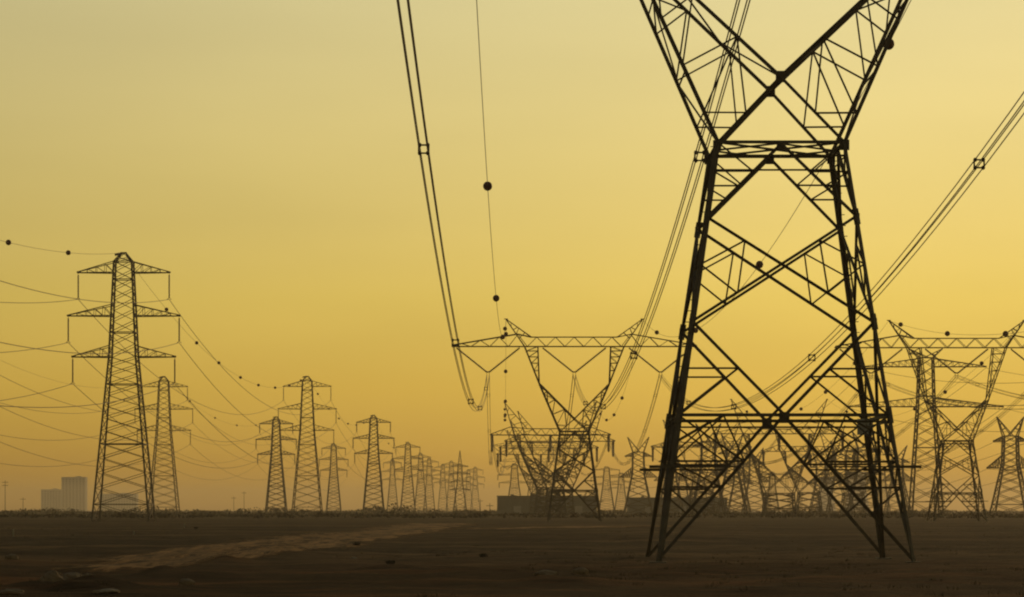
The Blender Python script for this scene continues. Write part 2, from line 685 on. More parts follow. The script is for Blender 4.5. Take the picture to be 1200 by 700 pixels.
    for sx in (-1, 1):
        ch, lc = MB(), MB()

        def out_(z, sy):
            if z <= kz:
                t = (z - zw) / (kz - zw)
                return (sx * (w + (kx - w) * t), sy * yh(z), z)
            t = (z - kz) / (zb - kz)
            return (sx * (kx + (xo - kx) * t), sy * yh(z), z)

        def in_(z, sy):
            if z <= kz:
                t = (z - zc) / (kz - zc)
                return (sx * kx * t, sy * yh(z), z)
            t = (z - kz) / (zb - kz)
            return (sx * (kx + (xi - kx) * t), sy * yh(z), z)
        for sy in (-1, 1):
            rf = (0, sy, 0)
            wc = (sx * w, sy * w, zw)
            cr = (0, sy * yh(zc), zc)
            B(ch, wc, out_(kz, sy), TL, rf)
            B(ch, out_(kz, sy), out_(zb, sy), TL * .85, rf)
            B(ch, cr, in_(kz, sy), TL * .95, rf)
            B(ch, in_(kz, sy), in_(zb, sy), TL * .8, rf)
            B(ch, wc, cr, TD, rf)
            # lacing between inner and outer chord
            q = lerp(wc, cr, .45)
            H = kz - zw
            o = [out_(zw + H * t, sy) for t in (.14, .36, .58, .78, .92)]
            i_ = [in_(zc + (kz - zc) * t, sy) for t in (.27, .55, .78)]
            for p0, p1 in ((q, o[0]), (q, i_[0]), (i_[0], o[0]), (i_[0], o[1]), (o[1], i_[1]), (i_[1], o[2]), (o[2], i_[2]),
                           (i_[2], o[3]), (o[4], i_[2]), (i_[1], o[3])):
                B(lc, p0, p1, TR, rf)
            zs = [kz + (zb - kz) * t for t in (.35, .55, .72, .88, 1.0)]
            for j in range(len(zs) - 1):
                B(lc, out_(zs[j], sy), in_(zs[j + 1], sy), TR, rf)
                B(lc, in_(zs[j], sy), out_(zs[j], sy), TR, rf)
        # lacing between front and back chords
        if P['ins'] == 'T':
            for sy in (-1, 1):
                for j in range(9):
                    za_, zb_ = zc + (zb - zc) * j / 9, zc + (zb - zc) * (j + 1) / 9
                    lc.bar(out_(za_, sy), in_(zb_, sy), TR)
                    lc.bar(in_(za_, sy), out_(zb_, sy), TR * .95)
        nlev = 3
        for fn, za in ((out_, zw), (in_, zc)):
            for j in range(nlev):
                za_, zb_ = za + (kz - za) * j / nlev, za + (kz - za) * (j + 1) / nlev
                s = 1 if j % 2 else -1
                lc.bar(fn(za_, s), fn(zb_, -s), TR * .8)
                if j and fn is out_:
                    lc.bar(fn(za_, -1), fn(za_, 1), TR * .8)
            for j in range(5):
                za_, zb_ = kz + (zb - kz) * j / 5, kz + (zb - kz) * (j + 1) / 5
                s = 1 if j % 2 else -1
                lc.bar(fn(za_, s), fn(zb_, -s), TR * .8)
        fo = ch.build('fork_arm', STEEL, root)
        lc.build('lacing', STEEL, fo)
    mb = MB()
    yc = yh(zc)
    mb.bar((0, -yc, zc), (0, yc, zc), TH)
    for sy in (-1, 1):
        mb.bar((0, sy * (yc + .01), zc - .22), (0, sy * (yc + .01), zc + .22), (.34 * thick ** .5), .05, (0, 1, 0))
    mb.build('crotch_joint', STEEL, root)
    # beam
    tip = P['tip']
    ch, lc = MB(), MB()
    xt = P.get('xt', xi + 1.2)
    for sy in (-1, 1):
        rf = (0, sy, 0)
        B(ch, (-tip, sy * .9, zb), (tip, sy * .9, zb), TL * .8, rf)
        B(ch, (-xt, sy * .8, zt), (xt, sy * .8, zt), TL * .7, rf)
        for sx in (-1, 1):
            B(ch, (sx * xt, sy * .8, zt), (sx * (xo + 1.3), sy * .8, zt + .55), TL * .6, rf)
            B(ch, (sx * (xo + 1.3), sy * .8, zt + .55), (sx * tip, sy * .7, zb + .25), TL * .65, rf)

        def topz(x):
            x = abs(x)
            if x < xt:
                return zt
            if x < xo + 1.3:
                return zt + .55 * (x - xt) / (xo + 1.3 - xt)
            return zt + .55 + (zb + .25 - zt - .55) * (x - xo - 1.3) / (tip - xo - 1.3)
        n = 26
        for j in range(n):
            xa, xb = -tip + 2 * tip * j / n, -tip + 2 * tip * (j + 1) / n
            if j % 2:
                B(lc, (xa, sy * .8, topz(xa)), (xb, sy * .9, zb), TR, rf)
            else:
                B(lc, (xa, sy * .9, zb), (xb, sy * .8, topz(xb)), TR, rf)
    for j in range(26):
        xa, xb = -tip + 2 * tip * j / 26, -tip + 2 * tip * (j + 1) / 26
        s = 1 if j % 2 else -1
        lc.bar((xa, s * .9, zb + .04), (xb, -s * .9, zb + .04), TR * .8)
        lc.bar((xa, s * .8, topz(xa)), (xb, -s * .8, topz(xb)), TR * .8)
    for sx in (-1, 1):
        ch.bar((sx * tip, -.9, zb + .05), (sx * tip, .9, zb + .05), TL * .8)
    bo = ch.build('cross_beam', STEEL, root)
    lc.build('lacing', STEEL, bo)
    px_, pz_ = P['peak']
    for sx in (-1, 1):
        mb = MB()
        for sy in (-1, 1):
            B(mb, (sx * xo, sy * .9, zb), (sx * px_, sy * .12, pz_), TL * .75)
            B(mb, (sx * xt, sy * .8, zt), (sx * px_, sy * .12, pz_ + .05), TL * .65)
            for t0, t1 in ((.30, .25), (.45, .5), (.62, .55), (.72, .8)):
                mb.bar(lerp((sx * xo, sy * .9, zb), (sx * px_, sy * .12, pz_), t0), lerp((sx * xt, sy * .8, zt), (sx * px_, sy * .12, pz_), t1), TR)
        mb.bar((sx * (px_ - .35), 0, pz_ + .08), (sx * (px_ + .35), 0, pz_ + .08), TL * .7)
        mb.build('earth_wire_peak', STEEL, root)
    # insulators
    att = []
    for c in P.get('phs', (-P['ph'], 0, P['ph'])):
        if P['ins'] == 'V':
            a = (c, 0, P['vz'] + .5)
            for s in (-1, 1):
                mb = MB()
                p0, p1 = (c + s * P['vw'], 0, zb - .25), (c + s * .28, 0, P['vz'] + .62)
                mb.bar((c + s * P['vw'], 0, zb), p0, .06)
                insulator(mb, p0, p1, .15 * thick ** .5, 26)
                mb.build('insulator_string', INSUL, root)
            mb = MB()
            mb.bar((c - .34, 0, P['vz'] + .6), (c + .34, 0, P['vz'] + .6), .1, .22)
            for s in (-1, 1):
                mb.bar((c + s * .23, 0, P['vz'] + .6), (c + s * .23, 0, P['vz'] - .25), .07)
                mb.bar((c + s * .23, -.3, P['vz'] - .22), (c + s * .23, .3, P['vz'] - .22), .08)
                mb.bar((c + s * .23, -.3, P['vz'] + .22), (c + s * .23, .3, P['vz'] + .22), .08)
            mb.build('yoke_plate', STEEL, root)
            att.append((c, 0, P['vz']))
        else:
            q = c if c == 0 else math.copysign(tip - .6, c)
            for s in (-1, 1):
                mb = MB()
                insulator(mb, (q, s * .9, zb - .1), (q, s * 4.2, zb - .8), .24 * thick ** .5, 16)
                mb.build('insulator_string', INSUL, root)
            mb = MB()
            mb.bar((q, 0, zb), (q, 0, zb - .5), .12)
            insulator(mb, (q, 0, zb - .5), (q, 0, zb - 5.2), .34 * thick ** .5, 12)
            mb.bar((q, -.5, zb - 5.3), (q, .5, zb - 5.3), .3)
            mb.build('insulator_string', INSUL, root)
            jm = MB()
            jm.tube([(q, y, zb - .8 - 4.6 * (1 - (y / 4.2) ** 2)) for y in [-4.2 + .7 * i for i in range(13)]], .06 * thick, 5)
            jm.build('jumper_cable', CABLE, root)
            att.append((q, 0, zb - .8))
    L3 = Vector(loc)
    root_att = [tuple(L3 + Vector(a)) for a in att]
    root_pk = [tuple(L3 + Vector((sx * px_, 0, pz_ + .05))) for sx in (-1, 1)]
    return root, root_att, root_pk


MX = [(10.2, 119.45), (wx(673, 558), 558.0), (wx(645, 985), 985.0)]
NEARP = dict(YP, phs=(-15.05, 0, 15.65))
MIDP = dict(YP, knee=(6.35, 24.9), w=2.6, zw=16.2)
TENP = dict(YP, b=5.2, w=4.2, zw=9.2, zc=13.0, knee=(9.3, 20.6), zb=26.0, xo=11.6, xi=9.6, zt=28.0, peak=(14.6, 36.3), tip=19.2, ph=16,
            panels=(3.2, 5.3, 7.4), ins='T', xt=7.4)
m1, m1a, m1p = fork_pylon((MX[0][0], MX[0][1], 0), 'huge dark forked pylon standing closest, its head cut off by the top of the frame', NEARP, True)
m2, m2a, m2p = fork_pylon((MX[1][0], MX[1][1], 0), 'forked pylon with V-shaped insulators standing just left of the huge near pylon', MIDP, True, 1.45)
m3, m3a, m3p = fork_pylon((MX[2][0], MX[2][1], 0), 'hazy wide forked pylon half hidden directly behind the one with V-shaped insulators', TENP, False, 2.4)
m4, m4a, m4p = fork_pylon((12.6, 1420, 0), 'faint forked pylon seen through the lattice of the pylon left of centre', MIDP, False, 1.6)
m5, m5a, m5p = fork_pylon((12.8, 1880, 0), 'faintest forked pylon lost in haze over the long grey hall', MIDP, False, 1.8)
RX = [(wx(1121, 562), 562.0), (wx(913, 990), 990.0)]
r1, r1a, r1p = fork_pylon((RX[0][0], RX[0][1], 0), 'forked pylon at the right edge with V-shaped insulators and slack ball-marked wire', dict(MIDP, zw=14.6, zc=16.7, knee=(5.6, 22.2), panels=(5.1, 8.3, 12.0)), True, 1.45)
RTP = dict(TENP, w=4.6, zw=7.4, zc=11.6, panels=(2.6, 4.3, 6.0), peak=(15.4, 37.5), tip=21, zb=26.5, b=5.0)
r2, r2a, r2p = fork_pylon((RX[1][0], RX[1][1], 0), 'hazy wide forked pylon framed between the legs of the huge near pylon', RTP, False, 2.2)
x4, x4a, x4p = fork_pylon((wx(656, 1075), 1075, 0), 'wide forked pylon standing nearest behind the hazy one left of centre', TENP, False, 2.4)
x5, x5a, x5p = fork_pylon((wx(634, 1330), 1330, 0), 'rearmost wide forked pylon crowded behind the hazy one left of centre', TENP, False, 2.6)
x1, x1a, x1p = fork_pylon((wx(643, 1190), 1190, 0), 'fainter wide forked pylon crowded behind the hazy one left of centre', TENP, False, 2.6)
x2, x2a, x2p = fork_pylon((wx(948, 1260), 1260, 0), 'fainter wide forked pylon crowded behind the one framed by the huge legs', TENP, False, 2.6)
x6, x6a, x6p = fork_pylon((wx(1000, 1340), 1340, 0), 'wide forked pylon mostly hidden by the right legs of the huge near pylon', TENP, False, 2.4)
x3, x3a, x3p = fork_pylon((wx(822, 1180), 1180, 0), 'wide forked pylon mostly hidden by the left legs of the huge near pylon', TENP, False, 2.2)
r3, r3a, r3p = fork_pylon((86.5, 1430, 0), 'faint forked pylon visible low through the left legs of the huge pylon', MIDP, False, 1.6)


# ------------------------------------------------------------------ straight lattice masts
def mast(name, loc, label, prof, panels, arms, ins_len, detail, thick=1.0, top='peak', rz=0, group=None, cat='pylon', ztop=None):
    root = empty(name, loc, rz)
    tag(root, label, cat, group)

    def hw(z):
        for (a, h0), (b, h1) in zip(prof, prof[1:]):
            if z <= b:
                return h0 + (h1 - h0) * (z - a) / (b - a)
        return prof[-1][1]
    TL, TR = .19 * thick, .085 * thick
    zs = [0.0]
    for (a, h0), (b, h1), n in zip(prof, prof[1:], panels):
        w8 = [(h0 + (h1 - h0) * (i + .5) / n) for i in range(n)]
        tot = sum(w8)
        for x in w8:
            zs.append(zs[-1] + (b - a) * x / tot)
    for sx in (-1, 1):
        for sy in (-1, 1):
            mb = MB()
            for (a, h0), (b, h1) in zip(prof, prof[1:]):
                mb.bar((sx * h0, sy * h0, a - (.1 if a == 0 else 0)), (sx * h1, sy * h1, b), TL, TL, (sx, sy, 0))
            mb.build('leg', STEEL, root)
    for k in range(4):
        mb = MB()

        def fp(u, z):
            h = hw(z)
            return [(u * h, -h, z), (h, u * h, z), (-u * h, h, z), (-h, -u * h, z)][k]
        rf = [(0, -1, 0), (1, 0, 0), (0, 1, 0), (-1, 0, 0)][k]
        for i, (a, b) in enumerate(zip(zs, zs[1:])):
            mb.bar(fp(-1, a), fp(1, b), TR, TR, rf)
            mb.bar(fp(1, a), fp(-1, b), TR * .97, TR * 1.1, rf)
            if i == 1 or (i and i % 5 == 0):
                mb.bar(fp(-1, a), fp(1, a), TR * 1.5, TR * 1.3, rf)
        mb.bar(fp(-1, zs[-1]), fp(1, zs[-1]), TR * 1.3, TR * 1.2, rf)
        mb.build('face_bracing', STEEL, root)
    att = []
    for (z, half, rise, n) in arms:
        for sx in (-1, 1):
            mb = MB()
            h0, h1 = hw(z), hw(z + rise)
            ends = {}
            for sy in (-1, 1):
                a, b = (sx * h0, sy * h0, z), (sx * half, sy * .18, z)
                c = (sx * h1, sy * h1, z + rise)
                e = (sx * half, sy * .18, z + .18)
                mb.bar(a, b, TL * .75, TL * .75)
                mb.bar(c, e, TL * .6, TL * .6)
                for j in range(1, n):
                    t0, t1 = j / n, (j - .5) / n
                    mb.bar(lerp(a, b, t0), lerp(c, e, t0), TR * .8)
                    mb.bar(lerp(a, b, (j - 1) / n), lerp(c, e, t0), TR * .8)
                ends[sy] = (a, b)
            for j in range(n):
                s = 1 if j % 2 else -1
                mb.bar(lerp(*ends[s], j / n), lerp(*ends[-s], (j + 1) / n), TR * .8)
            mb.bar((sx * (half - .5), 0, z + .08), (sx * (half + .25), 0, z + .08), TL * 1.4)
            mb.build('cross_arm', STEEL, root)
            if ins_len:
                ib = MB()
                ib.bar((sx * half, 0, z), (sx * half, 0, z - .4), .07 * thick)
                insulator(ib, (sx * half, 0, z - .4), (sx * half, 0, z - ins_len), .13 * thick, 20)
                for s in (-1, 1):
                    ib.bar((sx * half, 0, z - ins_len), (sx * half + s * .35, 0, z - ins_len - .3), .09)
                    ib.bar((sx * half + s * .35, -.3, z - ins_len - .3), (sx * half + s * .35, .3, z - ins_len - .3), .1)
                ib.build('insulator_string', INSUL, root)
            att.append((sx * half, 0, z - ins_len - .3))
    zt = zs[-1]
    h = hw(zt)
    mb = MB()
    if top == 'horns':
        for sx in (-1, 1):
            for sy in (-1, 1):
                mb.bar((sx * h, sy * h, zt), (sx * 4.6, sy * .1, ztop), TL * .7)
                mb.bar((-sx * h * .3, sy * h, zt), (sx * 4.6, sy * .1, ztop), TL * .6)
                for t in (.3, .55, .78):
                    mb.bar(lerp((sx * h, sy * h, zt), (sx * 4.6, sy * .1, ztop), t),
                           lerp((-sx * h * .3, sy * h, zt), (sx * 4.6, sy * .1, ztop), t + .12), TR)
        gw = [(-4.6, 0, ztop), (4.6, 0, ztop)]
    else:
        w2 = .35 if top == 'peak' else .08
        for sx in (-1, 1):
            for sy in (-1, 1):
                mb.bar((sx * h, sy * h, zt), (sx * w2, sy * w2, ztop), TL * .8)
        nl = 2 if top == 'peak' else 6
        for k in range(4):
            rot = [(lambda u, t: (u, -t)), (lambda u, t: (t, u)), (lambda u, t: (-u, t)), (lambda u, t: (-t, -u))][k]
            for j in range(nl):
                ha, hb = h + (w2 - h) * j / nl, h + (w2 - h) * (j + 1) / nl
                za, zb = zt + (ztop - zt) * j / nl, zt + (ztop - zt) * (j + 1) / nl
                mb.bar((*rot(-ha, ha), za), (*rot(hb, hb), zb), TR * .8)
                mb.bar((*rot(ha, ha), za), (*rot(-hb, hb), zb), TR * .8)
        if top == 'peak':
            mb.box((0, 0, ztop), (1.1, .9, .18))
            mb.bar((-.3, 0, ztop - .1), (-1.6, 0, ztop - .35), .42)
            mb.bar((.5, 0, ztop - .3), (1.4, 0, ztop - 1.6), .34)
        gw = [(0, 0, ztop)]
    mb.build('earth_wire_peak', STEEL, root)
    Lc = Vector(loc)
    return root, att, gw


def shift(pts, loc):
    return [tuple(Vector(loc) + Vector(p)) for p in pts]


DPROF = [(0, 5.1), (29.6, 2.4), (46.8, 1.6)]
DARMS = [(44.8, 8.2, 2.0, 4), (37.0, 10.0, 2.0, 5), (29.6, 9.2, 2.0, 4)]
A_LOC = (wx(145, 556), 556, 0)
dA, d_att, d_gw = mast('double_circuit_pylon', A_LOC, 'tall three-armed lattice pylon, the largest and darkest at the left', DPROF, (13, 9), DARMS, 4.5, True,
                       1.25, 'peak', 0, 'three-armed pylons marching away at the left', ztop=48.4)
DLINE = {'A': A_LOC}
specs = [
    ('B', 192, 1070, 'three-armed lattice pylon standing just right of the largest left-hand pylon'),
    ('C', 360, 1068, 'second tallest three-armed pylon on the left, with marker balls strung towards it'),
    ('D', 323.7, 1530, 'thinner three-armed pylon close behind the left side of the second tallest one'),
    ('E', 437.8, 1505, 'three-armed pylon standing alone midway between the second tallest and the distant cluster'),
    ('G', 391, 2140, 'small hazy three-armed pylon between two taller ones, right of the second tallest'),
    ('H', 478, 2100, 'small three-armed pylon at the left of the distant cluster, its tallest but one'),
    ('I', 460, 2800, 'faint short three-armed pylon right of the solitary one, before the distant cluster'),
    ('J', 493, 2500, 'faint three-armed pylon second from the left in the distant cluster'),
    ('K', 503, 2750, 'faint three-armed pylon at the middle of the distant cluster'),
    ('L', 519, 3100, 'faintest three-armed pylon of the cluster, next to the spired one'),
    ('Q', 529, 2900, 'faint three-armed pylon just left of the spired pylon'),
    ('S', 557, 3300, 'rightmost tiny three-armed pylon of the distant cluster'),
    ('O', 549, 3500, 'tiny three-armed pylon just right of the spired pylon'),
]
thin_mesh_scale = 1.0
dFar, _, _ = mast('double_circuit_pylon', (wx(323.7, 1530), 1530, 0), specs[2][3], DPROF, (13, 9), DARMS, 4.5, False,
                  2.3, 'peak', 0, 'three-armed pylons marching away at the left', ztop=48.4)
used_far = False
for key, px, d, lab in specs:
    loc = (wx(px, d), d, 0)
    if d < 1200:
        o = copy_tree(dA)
    elif not used_far:
        o = dFar
        used_far = True
    else:
        o = copy_tree(dFar)
    o.location = loc
    o['label'] = lab
    DLINE[key] = loc

mast('spired_pylon', (wx(539, 2050), 2050, 0), 'pylon with a tall needle spire above four short arms in the distant cluster',
     [(0, 4.6), (20, 1.8), (32, 1.2)], (7, 6), [(31, 5.4, 1.2, 3), (26, 6.4, 1.2, 3), (20.8, 6.0, 1.2, 3), (15.5, 6.6, 1.2, 3)], 0, False, 2.6, 'spire', ztop=41.5)
# tall mast with two long beams beside the right-hand forked pylon
H_LOC = (wx(1085, 850), 850, 0)
hM, h_att, h_gw = mast('two_beam_pylon', H_LOC, 'tall straight pylon with two long beams between the huge pylon and the right-hand forked one',
                       [(0, 4.3), (30.5, 2.3), (44.0, 1.9)], (9, 5), [(41.5, 16.5, 2.3, 8), (30.5, 21.2, 2.5, 10)], 0, True, 1.7, 'horns', ztop=46.5)
CUPP = [(0, 6.2), (17.5, 2.6), (27, 2.3)]
CUPA = [(25.2, 5.6, 1.8, 5), (16.2, 7.8, 4.4, 6)]
T_LOC = (wx(1184, 1040), 1040, 0)
tM, t_att, t_gw = mast('horned_pylon', T_LOC, 'squat horned pylon with two short arms standing at the far right edge', CUPP, (6, 4), CUPA, 0, True, 2.3, 'horns', ztop=33.5)
others = [(830, 1120, 'horned pylon with short arms seen through the left legs of the huge pylon', 1.0),
          (748, 1330, 'horned pylon just left of the foot of the huge near pylon', 1.0),
          (985, 1400, 'horned pylon seen through the right legs of the huge near pylon', 1.0),
          (866, 1650, 'faint horned pylon through the middle of the huge pylon, left of the wide forked one', 1.0),
          ]
others += [(858, 1270, 'horned pylon just left of the wide forked one framed by the huge legs', 1),
           (884, 1560, 'faint horned pylon behind the left shoulder of the framed wide forked one', 1),
           (1012, 1230, 'horned pylon seen close beside the right legs of the huge near pylon', 1),
           (962, 1680, 'faint horned pylon behind the right shoulder of the framed wide forked one', 1),
           (786, 1480, 'faint horned pylon rising over the right-hand grey hall', 1),
           (1052, 1500, 'faint horned pylon between the huge pylon and the tall two-beam one', 1)]
HORN = []
for px, d, lab, s in others:
    o = copy_tree(tM)
    o.location = (wx(px, d), d, 0)
    o['label'] = lab
    HORN.append(o.location.copy())
for px, d, lab in ((711, 1980, 'small three-armed pylon rising behind the right end of the long grey hall'),
                   (728, 2300, 'smaller faint three-armed pylon near the gap between the two grey halls'),
                   (905, 2250, 'small hazy three-armed pylon low between the huge legs, near the middle'),
                   (1034, 2100, 'small hazy three-armed pylon low beside the right feet of the huge pylon'),
                   (800, 2000, 'small hazy three-armed pylon rising over the right-hand grey hall'),
                   (603, 1850, 'small three-armed pylon rising over the left end of the long grey hall')):
    o = copy_tree(dFar)
    o.location = (wx(px, d), d, 0)
    o.scale = (1.0, 1.0, .62)
    o['label'] = lab
    o['group'] = 'small three-armed pylons in the far background'


# ------------------------------------------------------------------ wires
def sagpts(p0, p1, sag, n=44):
    p0, p1 = Vector(p0), Vector(p1)
    r = []
    for i in range(n + 1):
        t = i / n
        p = p0.lerp(p1, t)
        p.z -= 4 * sag * t * (1 - t)
        r.append(p)
    return r


def at_t(p0, p1, sag, t):
    p = Vector(p0).lerp(Vector(p1), t)
    p.z -= 4 * sag * t * (1 - t)
    return p


def bundle(p0, p1, sag, label, rad_=.030, gap=.24, step=62, first=25, spc=.05):
    root = empty('conductor_bundle', p0)
    tag(root, label, 'power line', 'four-wire conductor bundles of the forked pylons')
    P0 = Vector(p0)
    for ox in (-gap, gap):
        for oz in (-gap, gap):
            mb = MB()
            mb.tube([q - P0 + Vector((ox, 0, oz)) for q in sagpts(p0, p1, sag)], rad_, 5)
            mb.build('conductor', CABLE, root)
    ln = (Vector(p1) - P0).length
    x = first
    while x < ln - 12:
        c = at_t(p0, p1, sag, x / ln) - P0
        mb = MB()
        g_ = gap * .98
        cs = [(-g_, -g_), (g_, -g_), (g_, g_), (-g_, g_)]
        for i in range(4):
            a, b = cs[i], cs[(i + 1) % 4]
            mb.bar((c.x + a[0] * 1.25, c.y, c.z + a[1] * 1.0), (c.x + b[0] * 1.25, c.y, c.z + b[1] * 1.0), spc)
            mb.ball((c.x + a[0], c.y, c.z + a[1]), spc * 1.5, 6, 4)
        mb.build('spacer', STEEL, root)
        x += step
    return root


def gwire(p0, p1, sag, label, dists, rad_=.026, br=.36):
    root = empty('ground_wire', p0)
    tag(root, label, 'ground wire', 'ball-marked ground wires')
    P0 = Vector(p0)
    mb = MB()
    mb.tube([q - P0 for q in sagpts(p0, p1, sag)], rad_, 5)
    mb.build('wire', CABLE, root)
    y0, y1 = p0[1], p1[1]
    for d in dists:
        t = (d - y0) / (y1 - y0)
        if not .01 < t < .99:
            continue
        c = at_t(p0, p1, sag, t) - P0
        mb = MB()
        mb.ball(c, br, 14, 9)
        bo = mb.build('marker_ball', BALLM, root, True)
        sm = MB()
        sm.tube([(c.x, c.y - br * 1.25, c.z), (c.x, c.y + br * 1.25, c.z)], br * .16, 6)
        sm.build('clamp', STEEL, bo)
    return root


def cable(p0, p1, sag, label, group, rad_=.035):
    mb = MB()
    P0 = Vector(p0)
    mb.tube([q - P0 for q in sagpts(p0, p1, sag)], rad_, 5)
    o = mb.build('power_cable', CABLE)
    o.location = p0
    tag(o, label, 'power line', group)
    return o


POS = ('left', 'middle', 'right')
for i in range(3):
    bundle(m1a[i], m2a[i], 12.3, POS[i] + ' wire bundle sweeping down from the huge near pylon to the forked pylon behind', .034, first=(48, 50, 52)[i], step=(88, 98, 98)[i], spc=.085, gap=.225)
    bundle(m2a[i], m3a[i], 12.0, POS[i] + ' wire bundle running from the V-insulator pylon to the hazy pylon behind it', .04, step=60)
    bundle(m3a[i], m4a[i], 10.0, POS[i] + ' distant wire bundle behind the hazy wide pylon left of centre', .045, step=90)
SD = ('left', 'right')
gwire(m1p[0], m2p[0], 12.5, 'left ball-marked wire hanging from the huge near pylon over the picture centre', (236, 322, 450, 520))
gwire(m1p[1], m2p[1], 12.5, 'right ball-marked wire crossing behind the body of the huge near pylon', (186, 286, 390, 500))
gwire(m2p[0], m3p[0], 11, 'left ball-marked wire dropping behind the pylon with V-shaped insulators', (575, 630, 700, 760, 830, 900, 950), br=.4)
gwire(m2p[1], m3p[1], 11, 'right ball-marked wire dropping behind the pylon with V-shaped insulators', (600, 690, 760, 840, 920), br=.4)
RN = (RX[0][0] + .5, 112.0, 0)
RN_att = [(RN[0] + c, RN[1], 26.4) for c in (-15.6, 0, 15.6)]
RN_pk = [(RN[0] + c, RN[1], 36.5) for c in (-12.35, 12.35)]
for i in range(3):
    bundle(r1a[i], RN_att[i], 12, POS[i] + ' wire bundle leaving the right-hand forked pylon towards the right edge', .034, step=60)
    bundle(r1a[i], r2a[i], 12, POS[i] + ' wire bundle receding from the right-hand forked pylon to the hazy wide one', .04, step=60)
    bundle(r2a[i], r3a[i], 10, POS[i] + ' distant wire bundle receding behind the hazy wide pylon framed by the huge one', .045, step=90)
for i in range(2):
    gwire(r1p[i], RN_pk[i], 12, SD[i] + ' ball-marked wire slung from the right-hand forked pylon off the right edge', (545, 487, 430, 370), br=.42)
    gwire(r1p[i], r2p[i], 11, SD[i] + ' ball-marked wire receding from the right-hand forked pylon into the haze', (620, 680, 740, 800, 860, 920), br=.42)


def dpts(loc):
    return shift(d_att, loc), shift(d_gw, loc)


ARM = ('left top', 'right top', 'left middle', 'right middle', 'left bottom', 'right bottom')


def dspan(l0, l1, desc, sag, gdesc=None, balls=(), r=.04, gsag=12):
    a0, g0 = dpts(l0)
    a1, g1 = dpts(l1)
    for i in range(6):
        cable(a0[i], a1[i], sag, ARM[i] + ' cable ' + desc, 'cables of the three-armed pylons', r)
    if gdesc:
        gwire(g0[0], g1[0], gsag, gdesc, balls, .03, .40)


dspan(DLINE['A'], (-70.5, 60, 0), 'from the largest left-hand pylon off the left edge', 11,
      'ball-marked wire from the top of the largest left-hand pylon to the left edge', [429.5, 487, 372], .052)
dspan(DLINE['A'], DLINE['C'], 'from the largest to the second tallest left-hand pylon', 11.5,
      'ball-marked wire from the largest left-hand pylon down to the second tallest', [626, 687, 740, 800, 858, 920, 980, 1035], .055)
dspan(DLINE['C'], DLINE['E'], 'from the second tallest left-hand pylon to the solitary one', 10,
      'ball-marked wire from the second tallest left-hand pylon to the solitary one', [1120, 1180, 1240, 1300, 1360, 1420, 1470], .05, 10)
dspan(DLINE['E'], DLINE['H'], 'from the solitary pylon to the distant cluster', 11,
      'ball-marked wire from the solitary pylon to the distant cluster', [1560, 1640, 1720, 1800], .055, 10)
dspan(DLINE['B'], (-122, 560, 0), 'from the pylon beside the largest one off the left edge', 11,
      'wire from the pylon beside the largest one off the left edge', [], .06)
dspan(DLINE['B'], DLINE['D'], 'from the pylon beside the largest one to the thinner one', 10,
      'ball-marked wire from the pylon beside the largest one to the thinner one', [1150, 1240, 1330, 1420], .05, 10)
dspan(DLINE['D'], DLINE['G'], 'from the thinner pylon to the small hazy one', 11, None, (), .055)

# cables of the two-beam and horned pylons, crossing low behind the right-hand pylons
ha = shift(h_att, H_LOC)
ta = shift(t_att, T_LOC)
H4 = ('left upper', 'right upper', 'left lower', 'right lower')
for i in range(4):
    cable(ha[i], (ha[i][0] + 46, 420, ha[i][2] - 1), 11, H4[i] + ' cable from the tall two-beam pylon off the right edge', 'cables of the two-beam and horned pylons', .05)
    cable(ha[i], (ha[i][0] - 8, 1330, ha[i][2]), 12, H4[i] + ' cable from the tall two-beam pylon back into the haze', 'cables of the two-beam and horned pylons', .055)
    q = (ta[i][0] + 150, 960, ta[i][2] + 1)
    cable(ta[i], q, 4, H4[i] + ' cable from the squat horned pylon off the right edge', 'cables of the two-beam and horned pylons', .055)
    p = shift(t_att, HORN[2])[i]
    cable(ta[i], p, 7, H4[i] + ' cable between the squat horned pylon and the horned one left of it', 'cables of the two-beam and horned pylons', .06)
    p2 = shift(t_att, HORN[0])[i]
    p3 = shift(t_att, HORN[1])[i]
    cable(p2, p3, 5, H4[i] + ' cable joining the two horned pylons left of the huge one', 'cables of the two-beam and horned pylons', .06)


# ------------------------------------------------------------------ buildings
def block(px0, px1, py, d, depth, label, storeys, bays, mat=WALL, name='tower_block', roofbox=True):
    x0, x1, h = wx(px0, d), wx(px1, d), wz(py, d)
    root = empty(name, ((x0 + x1) / 2, d, 0))
    tag(root, label, 'building')
    w = x1 - x0
    mb = MB()
    mb.box((0, depth / 2, h / 2 - .2), (w, depth, h + .4))
    mb.build('wall', mat, root)
    mb = MB()
    mb.box((0, depth / 2, h + .35), (w + .5, depth + .5, .6))
    if roofbox:
        mb.box((w * .18, depth / 2, h + 1.6), (w * .25, depth * .4, 2.4))
    mb.build('roof', mat, root)
    wm = None
    for s in range(storeys):
        for b_ in range(bays):
            if wm is None:
                m = MB()
                m.box((0, 0, 0), (w / bays * .55, .2, h / (storeys + .6) * .5))
                wo = wm = m.build('window', GLASS, root)
            else:
                wo = wm.copy()
                COL.objects.link(wo)
                wo.parent = root
            wo.location = (-w / 2 + w * (b_ + .5) / bays, -.04, h * (s + .75) / (storeys + .6))
    return root


block(48, 71, 574, 8000, 40, 'lower grey office block at the far left on the hazy horizon', 9, 7)
block(72, 100, 559.5, 8050, 40, 'taller grey office block on the hazy horizon left of the largest left-hand pylon', 14, 7)
block(116, 160, 579, 8300, 40, 'long faint block on the horizon behind the legs of the largest left-hand pylon', 8, 14)


